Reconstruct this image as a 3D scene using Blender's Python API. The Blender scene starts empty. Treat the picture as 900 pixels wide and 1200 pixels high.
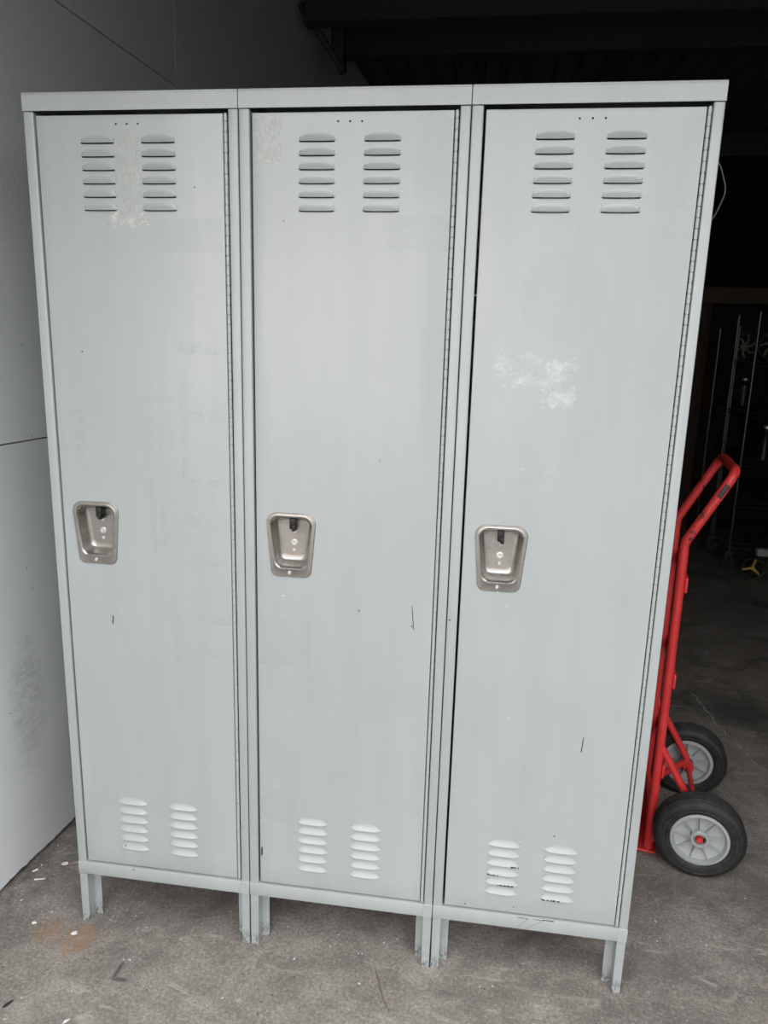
import bpy, bmesh, math, random
from mathutils import Vector, Matrix
C = bpy.context.scene.collection
S = bpy.context.scene
R = random.Random(7)
PI = math.pi

# ------------------------------------------------------------------ camera
cam_d = bpy.data.cameras.new('camera')
cam = bpy.data.objects.new('camera', cam_d); C.objects.link(cam)
cam_d.sensor_fit = 'VERTICAL'; cam_d.sensor_height = 36.0; cam_d.sensor_width = 27.0
cam_d.lens = 852.61/1200*36.0
fwd = Vector((-0.12789394, 0.96727548, -0.21913758)).normalized()
down = Vector((0.05664538, -0.21346735, -0.97530661)).normalized()
right = down.cross(fwd).normalized(); up = -down
M = Matrix((right, up, -fwd)).transposed().to_4x4()
M.translation = Vector((0.97061671, -1.51516304, 1.49192104))
cam.matrix_world = M
cam_d.clip_start = 0.02
S.camera = cam

# ------------------------------------------------------------------ light
S.view_settings.view_transform = 'Standard'
S.view_settings.look = 'None'
S.view_settings.gamma = 1.0
S.view_settings.use_curve_mapping = False
S.view_settings.exposure = 0.96
w = bpy.data.worlds.new('overcast_sky'); S.world = w
w.use_nodes = True
nt = w.node_tree; nt.nodes.clear()
out = nt.nodes.new('ShaderNodeOutputWorld'); bg = nt.nodes.new('ShaderNodeBackground')
tc = nt.nodes.new('ShaderNodeTexCoord'); sp = nt.nodes.new('ShaderNodeSeparateXYZ')
rp = nt.nodes.new('ShaderNodeValToRGB')
nt.links.new(tc.outputs['Generated'], sp.inputs[0]); nt.links.new(sp.outputs['Z'], rp.inputs[0])
e = rp.color_ramp.elements
e[0].position = 0.0; e[0].color = (0.46, 0.475, 0.49, 1)
e[1].position = 0.9; e[1].color = (2.15, 2.23, 2.30, 1)
nt.links.new(rp.outputs[0], bg.inputs['Color']); bg.inputs['Strength'].default_value = 1.0
nt.links.new(bg.outputs[0], out.inputs[0])
sun_d = bpy.data.lights.new('sun', 'SUN'); sun_d.energy = 3.8; sun_d.angle = math.radians(2)
sun_d.color = (1.0, 0.95, 0.88)
sun = bpy.data.objects.new('sun', sun_d); C.objects.link(sun)      # stands behind the building and lights the yard opposite
sun.rotation_euler = Vector((-0.30, -0.80, -0.52)).to_track_quat('-Z', 'Y').to_euler()
sun.location = (3, 9, 7)

# ------------------------------------------------------------------ helpers
def finish(name, bm, mat, parent=None, smooth=30, recalc=True):
    me = bpy.data.meshes.new(name)
    if recalc: bmesh.ops.recalc_face_normals(bm, faces=bm.faces)
    bm.to_mesh(me); bm.free()
    if smooth:
        me.shade_smooth(); me.set_sharp_from_angle(angle=math.radians(smooth))
    if mat: me.materials.append(mat)
    o = bpy.data.objects.new(name, me); C.objects.link(o)
    if parent: o.parent = parent
    return o
def tag(o, label=None, cat=None, group=None, kind=None):
    if label: o['label'] = label
    if cat: o['category'] = cat
    if group: o['group'] = group
    if kind: o['kind'] = kind
    return o
def empty(name, loc, rz=0):
    o = bpy.data.objects.new(name, None); C.objects.link(o)
    o.empty_display_size = 0.05
    o.location = loc; o.rotation_euler = (0, 0, rz); return o
def copy_tree(o, parent=None):
    c = o.copy(); C.objects.link(c); c.parent = parent
    for ch in list(o.children): copy_tree(ch, c)
    return c
def add_box(bm, x0, x1, y0, y1, z0, z1, bev=0.0, seg=2):
    vs = [bm.verts.new(p) for p in ((x0,y0,z0),(x1,y0,z0),(x1,y1,z0),(x0,y1,z0),(x0,y0,z1),(x1,y0,z1),(x1,y1,z1),(x0,y1,z1))]
    fs = [bm.faces.new([vs[i] for i in f]) for f in ((0,3,2,1),(4,5,6,7),(0,1,5,4),(1,2,6,5),(2,3,7,6),(3,0,4,7))]
    if bev:
        es = list({e for f in fs for e in f.edges})
        bmesh.ops.bevel(bm, geom=es, offset=bev, segments=seg, affect='EDGES', profile=0.5)
    return vs
def box(name, dims, mat, parent=None, bev=0.0):
    bm = bmesh.new(); add_box(bm, *dims, bev=bev); return finish(name, bm, mat, parent)
def loft(bm, loops, close=True, cap0=False, cap1=False):
    rings = [[bm.verts.new(p) for p in lp] for lp in loops]
    n = len(rings[0])
    for a, b in zip(rings, rings[1:]):
        for i in range(n if close else n-1):
            j = (i+1) % n
            bm.faces.new((a[i], a[j], b[j], b[i]))
    if cap0: bm.faces.new(list(reversed(rings[0])))
    if cap1: bm.faces.new(rings[-1])
    return rings
def round_path(pts, rad, n=6):
    pts = [Vector(p) for p in pts]; outp = [pts[0]]
    for i in range(1, len(pts)-1):
        a, b, c = pts[i-1], pts[i], pts[i+1]
        r = rad[i] if isinstance(rad, (list, tuple)) else rad
        d1 = (a-b).normalized(); d2 = (c-b).normalized()
        ang = d1.angle(d2)
        if ang > 3.1: outp.append(b); continue
        t = min(r/math.tan(ang/2), (a-b).length*.49, (c-b).length*.49)
        p1 = b+d1*t; p2 = b+d2*t
        for k in range(n+1):
            s = k/n
            outp.append(p1*(1-s)**2 + b*2*s*(1-s) + p2*s*s)
    outp.append(pts[-1]); return outp
def add_tube(bm, path, r, n=12, caps=True, closed=False):
    path = [Vector(p) for p in path]; m = len(path)
    t0 = (path[1]-path[0]).normalized()
    ref = Vector((0,0,1)) if abs(t0.z) < .9 else Vector((1,0,0))
    nrm = (ref - t0*ref.dot(t0)).normalized(); loops = []
    for i, p in enumerate(path):
        if closed: t = (path[(i+1)%m]-path[i-1]).normalized()
        elif i == 0: t = t0
        elif i == m-1: t = (path[-1]-path[-2]).normalized()
        else: t = ((path[i+1]-p).normalized()+(p-path[i-1]).normalized()).normalized()
        nrm = (nrm - t*nrm.dot(t)).normalized(); bn = t.cross(nrm)
        rr = r[i] if isinstance(r, (list, tuple)) else r
        loops.append([p + (nrm*math.cos(2*PI*k/n)+bn*math.sin(2*PI*k/n))*rr for k in range(n)])
    if closed: loops.append(loops[0])
    loft(bm, loops, cap0=caps and not closed, cap1=caps and not closed)
    if closed: bmesh.ops.remove_doubles(bm, verts=bm.verts, dist=1e-6)
def tube(name, path, r, mat, parent=None, n=12, closed=False):
    bm = bmesh.new(); add_tube(bm, path, r, n, closed=closed); return finish(name, bm, mat, parent, 50)
def add_lathe(bm, prof, origin, axis, n=32, cap=False):
    axis = Vector(axis).normalized(); o = Vector(origin)
    ref = Vector((0,0,1)) if abs(axis.z) < .9 else Vector((1,0,0))
    a = axis.cross(ref).normalized(); b = axis.cross(a)
    loops = [[o + axis*h + (a*math.cos(2*PI*k/n)+b*math.sin(2*PI*k/n))*r for k in range(n)] for r, h in prof]
    loft(bm, loops, cap0=cap, cap1=cap)
def lathe(name, prof, origin, axis, mat, parent=None, n=32, cap=False, smooth=35):
    bm = bmesh.new(); add_lathe(bm, prof, origin, axis, n, cap); return finish(name, bm, mat, parent, smooth)

# ------------------------------------------------------------------ materials
class MatB:
    def __init__(s, name):
        s.m = bpy.data.materials.new(name); s.m.use_nodes = True
        s.t = s.m.node_tree; s.b = s.t.nodes['Principled BSDF']
    def n(s, typ, **kw):
        nd = s.t.nodes.new(typ)
        for k, v in kw.items(): setattr(nd, k, v)
        return nd
    def l(s, a, b): s.t.links.new(a, b)
    def pos(s): return s.n('ShaderNodeNewGeometry').outputs['Position']
    def mapping(s, vec, scale=(1,1,1), loc=(0,0,0)):
        m = s.n('ShaderNodeMapping'); m.inputs['Scale'].default_value = scale; m.inputs['Location'].default_value = loc
        s.l(vec, m.inputs[0]); return m.outputs[0]
    def noise(s, vec, scale, detail=4, rough=.55, dist=0):
        nd = s.n('ShaderNodeTexNoise'); nd.inputs['Scale'].default_value = scale
        nd.inputs['Detail'].default_value = detail; nd.inputs['Roughness'].default_value = rough
        nd.inputs['Distortion'].default_value = dist
        s.l(vec, nd.inputs['Vector']); return nd.outputs[0]
    def ramp(s, fac, stops):
        r = s.n('ShaderNodeValToRGB'); el = r.color_ramp.elements
        while len(el) < len(stops): el.new(0.5)
        for q, (p, c) in zip(el, stops):
            q.position = p; q.color = (c, c, c, 1) if not isinstance(c, tuple) else (*c, 1)
        s.l(fac, r.inputs[0]); return r.outputs[0]
    def mix(s, fac, a, b, mode='MIX'):
        m = s.n('ShaderNodeMix', data_type='RGBA', blend_type=mode)
        for sock, v in ((m.inputs[0], fac), (m.inputs[6], a), (m.inputs[7], b)):
            if hasattr(v, 'is_linked') or hasattr(v, 'node'): s.l(v, sock)
            elif isinstance(v, tuple): sock.default_value = (*v, 1)
            else: sock.default_value = v
        return m.outputs[2]
    def math(s, op, a, b=0.0):
        m = s.n('ShaderNodeMath', operation=op)
        for sock, v in ((m.inputs[0], a), (m.inputs[1], b)):
            if hasattr(v, 'node'): s.l(v, sock)
            else: sock.default_value = v
        return m.outputs[0]
    def blob(s, vec, centre, radii, warp=0.0, wscale=8.0, soft=0.35):
        """1 inside an irregular ellipse, 0 outside"""
        mp = s.mapping(vec, tuple(1/r for r in radii), tuple(-c/r for c, r in zip(centre, radii)))
        ln = s.n('ShaderNodeVectorMath', operation='LENGTH'); s.l(mp, ln.inputs[0])
        d = ln.outputs['Value']
        if warp:
            nz = s.noise(vec, wscale, 4); nz = s.math('SUBTRACT', nz, .5)
            d = s.math('ADD', d, s.math('MULTIPLY', nz, warp))
        return s.ramp(d, [(max(0, 1-soft)/2.0, 1.0), ((1+soft)/2.0*1.0, 0.0)]) if False else s._inv(d, soft)
    def _inv(s, d, soft):
        mr = s.n('ShaderNodeMapRange'); mr.clamp = True
        mr.inputs['From Min'].default_value = 1-soft; mr.inputs['From Max'].default_value = 1+soft
        mr.inputs['To Min'].default_value = 1; mr.inputs['To Max'].default_value = 0
        s.l(d, mr.inputs['Value']); return mr.outputs[0]
    def bump(s, h, strength=.2, dist=.002):
        b = s.n('ShaderNodeBump'); b.inputs['Strength'].default_value = strength; b.inputs['Distance'].default_value = dist
        s.l(h, b.inputs['Height']); s.l(b.outputs[0], s.b.inputs['Normal'])
    def set(s, **kw):
        nm = dict(color='Base Color', rough='Roughness', metal='Metallic', spec='Specular IOR Level', alpha='Alpha', coat='Coat Weight')
        for k, v in kw.items():
            sock = s.b.inputs[nm[k]]
            if hasattr(v, 'node'): s.l(v, sock)
            elif isinstance(v, tuple): sock.default_value = (*v, 1)
            else: sock.default_value = v
        return s
def simple(name, color, rough=.5, metal=0.0, var=.12, scale=20, spec=.5):
    b = MatB(name); p = b.pos(); nz = b.noise(p, scale)
    dk = tuple(c*(1-var) for c in color); lt = tuple(min(1, c*(1+var)) for c in color)
    b.set(color=b.mix(nz, dk, lt), rough=rough, metal=metal, spec=spec)
    return b.m

# locker enamel: grey green paint with faint streaks, smudges and small dark chips
def paint(name, base, rough=.30, chips=True):
    b = MatB(name); p = b.pos()
    big = b.noise(p, 2.2, 4, .6); mid = b.noise(b.mapping(p, (22, 22, 2.5)), 1.0, 4, .55)
    col = b.mix(b.ramp(big, [(.3, 0.0), (.7, 1.0)]), tuple(c*.97 for c in base), tuple(c*1.03 for c in base))
    col = b.mix(b.ramp(mid, [(.35, 0.0), (.75, 1.0)]), col, b.mix(.07, col, (.86, .84, .80)))
    sm = b.noise(p, 5, 5, .65, .5)
    col = b.mix(b.ramp(sm, [(.50, 0.0), (.85, .16)]), col, (.33, .34, .31))
    if chips:
        v = b.n('ShaderNodeTexVoronoi'); v.inputs['Scale'].default_value = 16; b.l(p, v.inputs['Vector'])
        gate = b.ramp(b.noise(p, 3.0, 2), [(.50, 0.0), (.53, 1.0)])
        dots = b.ramp(v.outputs['Distance'], [(.028, 1.0), (.045, 0.0)])
        col = b.mix(b.math('MULTIPLY', gate, dots), col, (.10, .10, .095))
        v2 = b.n('ShaderNodeTexVoronoi'); v2.inputs['Scale'].default_value = 13; b.l(b.mapping(p, (1, 1, 1), (3.7, 1.9, 5.1)), v2.inputs['Vector'])
        col = b.mix(b.math('MULTIPLY', b.ramp(b.noise(p, 2.6, 2), [(.50, 0.0), (.54, 1.0)]), b.ramp(v2.outputs['Distance'], [(.018, .8), (.032, 0.0)])), col, (.78, .79, .78))
    rg = b.ramp(b.noise(p, 5, 5, .6), [(.25, rough-.025), (.8, rough+.10)])
    b.set(color=col, rough=rg, spec=.9, coat=.6); b.b.inputs['Coat Roughness'].default_value = .16
    b.bump(b.noise(p, 3.2, 3, .5), .10, .012)
    return b.m
PAINT_BASE = (.415, .440, .438)
M_door = paint('locker_enamel', PAINT_BASE, .31)
M_frame = paint('locker_frame_enamel', tuple(c*.98 for c in PAINT_BASE), .36)
# worn leg feet: dark scuffs low on the leg
def leg_paint():
    b = MatB('locker_leg_enamel'); p = b.pos()
    sp_ = b.n('ShaderNodeSeparateXYZ'); b.l(p, sp_.inputs[0])
    low = b.ramp(sp_.outputs['Z'], [(.012, 1.0), (.045, 0.0)])
    scuff = b.ramp(b.noise(b.mapping(p, (90, 90, 60)), 1, 4, .7), [(.46, 0.0), (.56, 1.0)])
    col = b.mix(b.ramp(b.noise(p, 25, 5, .6), [(.3, 0.0), (.7, 1.0)]), tuple(c*.84 for c in PAINT_BASE), tuple(c*.97 for c in PAINT_BASE))
    col = b.mix(b.math('MULTIPLY', b.math('MULTIPLY', low, scuff), .75), col, (.09, .09, .085))
    b.set(color=col, rough=.42); return b.m
M_leg = leg_paint()
def steel():
    b = MatB('brushed_steel'); p = b.pos()
    st = b.noise(b.mapping(p, (40, 40, 500)), 1, 3)
    sm = b.noise(p, 60, 5, .6)
    col = b.mix(b.ramp(sm, [(.4, 0.0), (.75, .55)]), (.47, .44, .415), (.33, .31, .29))
    b.set(color=col, metal=1.0, rough=b.ramp(st, [(.3, .26), (.7, .42)]))
    return b.m
M_steel = steel()
M_bright = simple('bright_screw_metal', (.70, .70, .69), .35, .55)
M_black = simple('black_plastic', (.012, .012, .013), .35)
M_hole = simple('dark_bore', (.01, .01, .01), .6)
def patch_mat(name, col, rough, nscale, lo, hi, stretch=(1, 1, 1), amt=1.0):
    """dried residue or ghost of a removed sticker, broken up by noise"""
    b = MatB(name); p = b.pos()
    nz = b.noise(b.mapping(p, stretch), nscale, 6, .65, .4)
    a = b.ramp(nz, [(lo, 0.0), (hi, amt)])
    b.set(color=col, rough=rough, alpha=a, spec=.9, coat=.6); b.b.inputs['Coat Roughness'].default_value = .16; b.m.surface_render_method = 'BLENDED' if hasattr(b.m, 'surface_render_method') else b.m.surface_render_method
    b.bump(nz, .35, .002)
    return b.m
M_glue = patch_mat('dried_adhesive', (.74, .73, .68), .42, 60, .40, .62, (1, 1, .5), .55)
M_glue2 = patch_mat('thick_dried_adhesive', (.80, .79, .75), .36, 60, .36, .62, (1, 1, 1.3), .75)
M_ghost = patch_mat('sticker_ghost', (.60, .635, .63), .34, 5, .2, .5, (1, 1, 1), .08)
M_ghost_dark = patch_mat('darker_sticker_ghost', (.40, .43, .425), .33, 5, .2, .5, (1, 1, 1), .022)
M_letter = patch_mat('lettering_ghost', (.66, .69, .675), .42, 30, .38, .66, (1, 1, 1), .20)
M_scuff = patch_mat('white_scuff', (.90, .92, .95), .30, 22, .44, .68, (1, 1, 1.6), .55)
M_scratch = simple('dark_scratch', (.03, .03, .03), .5)

# ------------------------------------------------------------------ the room
def wall_paint():
    b = MatB('white_wall_paint'); p = b.pos()
    nz = b.noise(p, 6, 6, .65); fine = b.noise(p, 70, 4, .6)
    col = b.mix(nz, (.72, .725, .73), (.82, .825, .83))
    col = b.mix(b.ramp(fine, [(.60, 0.0), (.8, .25)]), col, (.42, .42, .42))
    # hand-rubbed grey smudge at knee height and a smaller one
    sm = b.math('MULTIPLY', b.blob(p, (-.245, .215, .50), (.2, .055, .17), .9, 22, .45), b.ramp(b.noise(b.mapping(p, (30, 30, 90)), 1, 5, .7), [(.38, .15), (.62, 1.0)]))
    col = b.mix(b.math('MULTIPLY', sm, .38), col, (.22, .22, .215))
    v = b.n('ShaderNodeTexVoronoi'); v.inputs['Scale'].default_value = 14; b.l(p, v.inputs['Vector'])
    gate = b.ramp(b.noise(p, 4.0, 2), [(.44, 0.0), (.50, 1.0)])
    d = b.math('MULTIPLY', gate, b.ramp(b.math('ADD', v.outputs['Distance'], b.math('MULTIPLY', fine, .06)), [(.075, 1.0), (.095, 0.0)]))
    col = b.mix(d, col, (.82, .82, .82))
    d2 = b.math('MULTIPLY', gate, b.ramp(v.outputs['Distance'], [(.028, 1.0), (.045, 0.0)]))
    col = b.mix(d2, col, (.25, .25, .25))
    b.set(color=col, rough=.55)
    b.bump(b.math('ADD', fine, b.math('MULTIPLY', d, 3.0)), .25, .003)
    return b.m
M_wall = wall_paint()
M_backing = simple('dark_backing', (.03, .027, .024), .9)  # near-black backing behind the panel seams and the gap at the floor
def concrete(name, a, c, marks=True):
    b = MatB(name); p = b.pos()
    n1 = b.noise(p, 1.6, 8, .62); n2 = b.noise(p, 9, 8, .7, .8); n3 = b.noise(p, 120, 4, .7)
    f = b.math('ADD', b.math('MULTIPLY', n1, .45), b.math('MULTIPLY', n2, .55))
    col = b.mix(b.ramp(f, [(.34, 0.0), (.66, 1.0)]), a, c)
    n4 = b.noise(p, 380, 2, .6)
    col = b.mix(b.ramp(n4, [(.34, .45), (.52, 0.0)]), col, tuple(x*.5 for x in a))
    col = b.mix(b.ramp(n3, [(.30, .60), (.52, 0.0)]), col, tuple(x*.55 for x in a))
    col = b.mix(b.ramp(n3, [(.56, 0.0), (.74, .55)]), col, tuple(min(1, x*1.6) for x in c))
    # trowel swirls and pale scrapes
    sw = b.noise(b.mapping(p, (5, 16, 1)), 1, 7, .75, 1.4)
    col = b.mix(b.ramp(sw, [(.57, 0.0), (.70, .55)]), col, tuple(min(1, x*1.45) for x in c))
    dk = b.noise(b.mapping(p, (2.2, 3.4, 1), (3, 1, 0)), 1, 6, .7, .5)
    col = b.mix(b.ramp(dk, [(.50, 0.0), (.70, .70)]), col, tuple(x*.55 for x in a))
    if marks:
        v = b.n('ShaderNodeTexVoronoi'); v.inputs['Scale'].default_value = 42; b.l(p, v.inputs['Vector'])
        g = b.ramp(b.noise(p, 2.6, 4, .7), [(.50, 0.0), (.60, 1.0)])
        dots = b.ramp(v.outputs['Distance'], [(.07, 1.0), (.13, 0.0)])
        col = b.mix(b.math('MULTIPLY', b.math('MULTIPLY', g, dots), .8), col, (.035, .033, .03))
        v2 = b.n('ShaderNodeTexVoronoi'); v2.inputs['Scale'].default_value = 26; b.l(b.mapping(p, (1, 1, 1), (7.3, 2.2, 0)), v2.inputs['Vector'])
        g2 = b.ramp(b.noise(b.mapping(p, (1, 1, 1), (5, 5, 5)), 3.4, 4, .7), [(.52, 0.0), (.60, 1.0)])
        col = b.mix(b.math('MULTIPLY', b.math('MULTIPLY', g2, b.ramp(v2.outputs['Distance'], [(.035, 1.0), (.07, 0.0)])), .8), col, (.62, .60, .57))
        # rust stains by the left locker leg, dark oil mark, dark brown blotches denser towards the wall
        br = b.ramp(b.noise(p, 35, 6, .7), [(.36, .25), (.58, 1.0)])
        r1 = b.math('MULTIPLY', b.blob(p, (-.065, -.045, 0), (.036, .036, 1), .55, 26, .30), br)
        r2 = b.math('MULTIPLY', b.blob(p, (.020, -.058, 0), (.044, .048, 1), .6, 26, .30), br)
        col = b.mix(b.math('MULTIPLY', b.math('MAXIMUM', r1, r2), .62), col, (.30, .155, .07))
        o1 = b.blob(p, (.168, -.130, 0), (.006, .026, 1), .5, 50, .4)
        o2 = b.blob(p, (.182, -.155, 0), (.022, .006, 1), .5, 50, .4)
        col = b.mix(b.math('MULTIPLY', b.math('MAXIMUM', o1, o2), .7), col, (.045, .043, .05))
        o3 = b.blob(p, (2.16, 1.55, 0), (.16, .13, 1), .7, 8, .5)
        col = b.mix(b.math('MULTIPLY', o3, .6), col, (.02, .02, .02))
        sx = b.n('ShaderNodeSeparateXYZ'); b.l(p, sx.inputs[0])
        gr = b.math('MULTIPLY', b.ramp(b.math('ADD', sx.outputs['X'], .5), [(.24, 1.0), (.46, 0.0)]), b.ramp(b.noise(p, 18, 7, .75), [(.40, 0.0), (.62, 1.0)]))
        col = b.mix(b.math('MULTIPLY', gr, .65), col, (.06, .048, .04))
    b.set(color=col, rough=.78, spec=.35)
    b.bump(b.math('ADD', n2, b.math('MULTIPLY', n3, .6)), .35, .004)
    return b.m
M_floor = concrete('garage_concrete', (.145, .126, .110), (.415, .367, .324))
M_apron = concrete('driveway_concrete', (.13, .127, .12), (.22, .213, .20), False)
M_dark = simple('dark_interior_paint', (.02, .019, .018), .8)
M_deck = simple('dark_roof_steel', (.12, .13, .14), .55, .2)
M_beam = simple('dark_beam_steel', (.06, .065, .068), .6, .1)
M_ext = simple('stucco', (.42, .41, .40), .8)

def struct(o): o['kind'] = 'structure'; return o
YF, YB, XR, HC = -0.50, 8.6, 6.2, 3.27           # front, back, right side and roof height
bm = bmesh.new(); add_box(bm, -.75, XR, YF, YB, -.15, 0); struct(finish('floor', bm, M_floor, smooth=0))
bm = bmesh.new(); add_box(bm, -30, 36, -45, YF, -.17, -.012); struct(finish('driveway', bm, M_apron, smooth=0))

# left wall: painted panels with grooved seams; its lower edge is ragged and stands just off the floor
ANG = math.radians(85.3)
D = Vector((math.cos(ANG), math.sin(ANG), 0)); N = Vector((D.y, -D.x, 0))
W0 = Vector((-.267, .044, 0))
def wp(s, d, z): return W0 + D*s + N*d + Vector((0, 0, z))   # along the wall, out of the wall, up
s0, s1 = (YF-.044)/D.y, (YB-.044)/D.y
bm = bmesh.new()
def wall_box(sa, sb, za, zb, d0=-.022, d1=0.0, bev=.0015):
    vs = add_box(bm, 0, 1, 0, 1, 0, 1)
    for v in vs:
        v.co = wp(sb if v.co.x > .5 else sa, d1 if v.co.y < .5 else d0, zb if v.co.z > .5 else za)
g = .0022
S1 = 1.155
wall_box(s0, s1, 1.2225+g, 2.376-g); 
wall_box(s0, S1-g*1.6, 2.376+g, HC); wall_box(S1+g*1.6, s1, 2.376+g, HC)
# lowest panel: ragged lower edge
rr = random.Random(3); n = 260; top0, top1, bot0, bot1 = [], [], [], []
zz = .006
for i in range(n+1):
    s = s0 + (2.4-s0)*i/n
    zz = max(.002, min(.016, zz + rr.uniform(-.0028, .0028)))
    dd = rr.uniform(-.001, .001)
    top0.append(bm.verts.new(wp(s, 0, 1.2225-g))); top1.append(bm.verts.new(wp(s, -.022, 1.2225-g)))
    bot0.append((bm.verts.new(wp(s, 0, zz+.02)), bm.verts.new(wp(s, dd-.002, zz)))); bot1.append(bm.verts.new(wp(s, -.022, zz)))
for i in range(n):
    bm.faces.new((top0[i], top0[i+1], bot0[i+1][0], bot0[i][0]))
    bm.faces.new((bot0[i][0], bot0[i+1][0], bot0[i+1][1], bot0[i][1]))
    bm.faces.new((bot0[i][1], bot0[i+1][1], bot1[i+1], bot1[i]))
    bm.faces.new((top0[i], top1[i], top1[i+1], top0[i+1]))
wall_box(2.4, s1, .008, 1.2225-g)
wl = struct(finish('wall_left', bm, M_wall, smooth=25))
bm = bmesh.new(); wall_box(s0, s1, -.02, HC, -.16, -.020)
finish('wall_backing', bm, M_backing, wl, 0)
# other walls, header, roof deck
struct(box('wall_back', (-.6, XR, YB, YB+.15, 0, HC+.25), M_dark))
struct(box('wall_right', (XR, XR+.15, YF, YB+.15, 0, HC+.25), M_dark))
bm = bmesh.new()
add_box(bm, -.62, XR+.15, YF-.15, YF, 2.38, HC+1.2)
add_box(bm, 2.5, XR+.15, YF-.15, YF, -.02, 2.38)
add_box(bm, -3.5, -.345, YF-.15, YF, -.02, HC+1.2); add_box(bm, -.80, -.50, -1.75, YF-.15, -.02, HC+1.2)  # last box: unseen side return, added to cut sky light from the left
struct(finish('wall_front', bm, M_ext, smooth=0))
# pale building across the yard
bm = bmesh.new(); add_box(bm, -7.4, 2.2, -13.3, -13, -.02, 4.3); struct(finish('wall_opposite', bm, simple('warm_stucco', (.72, .68, .62), .8), smooth=0))
# ribbed roof deck
bm = bmesh.new()
prof = []; x = -.62
while x < XR+.1:
    prof += [(x, HC), (x+.07, HC), (x+.085, HC+.038), (x+.115, HC+.038), (x+.13, HC)]; x += .15
for a, b_ in zip(prof, prof[1:]):
    if abs(a[0]-b_[0]) < 1e-6: continue
    v = [bm.verts.new(q) for q in ((a[0], YF-.1, a[1]), (b_[0], YF-.1, b_[1]), (b_[0], YB+.1, b_[1]), (a[0], YB+.1, a[1]))]
    bm.faces.new(v)
add_box(bm, -.7, XR+.15, YF-.15, YB+.15, HC+.06, HC+.2)
struct(finish('ceiling', bm, M_deck, smooth=0))

def channel_beam(y, z0, z1, name, label):
    bm = bmesh.new()
    xl = -.02
    add_box(bm, xl, XR, y, y+.012, z0, z1); add_box(bm, xl, XR, y, y+.075, z0-.008, z0); add_box(bm, xl, XR, y, y+.075, z1, z1+.008)
    add_box(bm, xl, XR, y-.012, y+.0, z0-.008, z0+.006)
    o = finish(name, bm, M_beam, smooth=0); return tag(o, label, 'roof beam')
channel_beam(2.45, 3.07, 3.26, 'roof_beam', 'dark steel roof beam nearest the top edge of the photo')
channel_beam(3.06, 3.13, 3.262, 'roof_beam', 'dark steel roof beam just above the locker tops, under ribbed roof')
channel_beam(5.2, 3.10, 3.262, 'roof_beam', 'dark steel roof beam farthest back under the ribbed roof')
# hanging angle bracket by the left wall
br = empty('roof_bracket', (.125, 2.64, 2.90))
tag(br, 'dark steel V shaped bracket hanging below the roof beside the left wall', 'bracket')
bm = bmesh.new(); add_box(bm, -.022, .022, -.004, .004, 0, .375); add_box(bm, .016, .022, -.004, .045, 0, .375)
finish('hanger', bm, M_beam, br, 0)
bm = bmesh.new(); add_tube(bm, [(0, 0, .02), (-.185, -.14, .27)], .018, 8); finish('strut', bm, M_beam, br, 40)
bm = bmesh.new(); add_lathe(bm, [(.001, -.02), (.022, -.018), (.022, .018), (.001, .02)], (0, 0, .012), (0, 1, 0), 12); finish('bolt', bm, M_beam, br, 40)

# ------------------------------------------------------------------ lockers
WL, HL, ZB, DP = .458, 1.98, .1476, .457
DX0, DX1, DZ0, DZ1 = .0275, .4262, .1875, 1.9375         # door sheet
LOUV = [(x0, x1, zt - k*.0257) for zt in (1.884, .3665) for k in range(6) for x0, x1 in ((.121, .197), (.251, .327))]
HX = .107; HZ0, HZ1 = .988, 1.1345                       # handle flange
def trapz(z0, z1, wb, wt, rb, rt, y, n=5, xc=HX):
    """rounded trapezoid loop seen from the front, counterclockwise"""
    def corner(cx, cz, r, a0, a1): return [(cx + r*math.cos(a0+(a1-a0)*i/n), y, cz + r*math.sin(a0+(a1-a0)*i/n)) for i in range(n+1)]
    k = (wt-wb)/2/(z1-z0)
    hb = lambda z: wb/2 + k*(z-z0)
    pts = []
    pts += corner(xc - hb(z0+rb) + rb, z0+rb, rb, PI, 1.5*PI)
    pts += corner(xc + hb(z0+rb) - rb, z0+rb, rb, 1.5*PI, 2*PI)
    pts += corner(xc + hb(z1-rt) - rt, z1-rt, rt, 0, .5*PI)
    pts += corner(xc - hb(z1-rt) + rt, z1-rt, rt, .5*PI, PI)
    return pts
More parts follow.
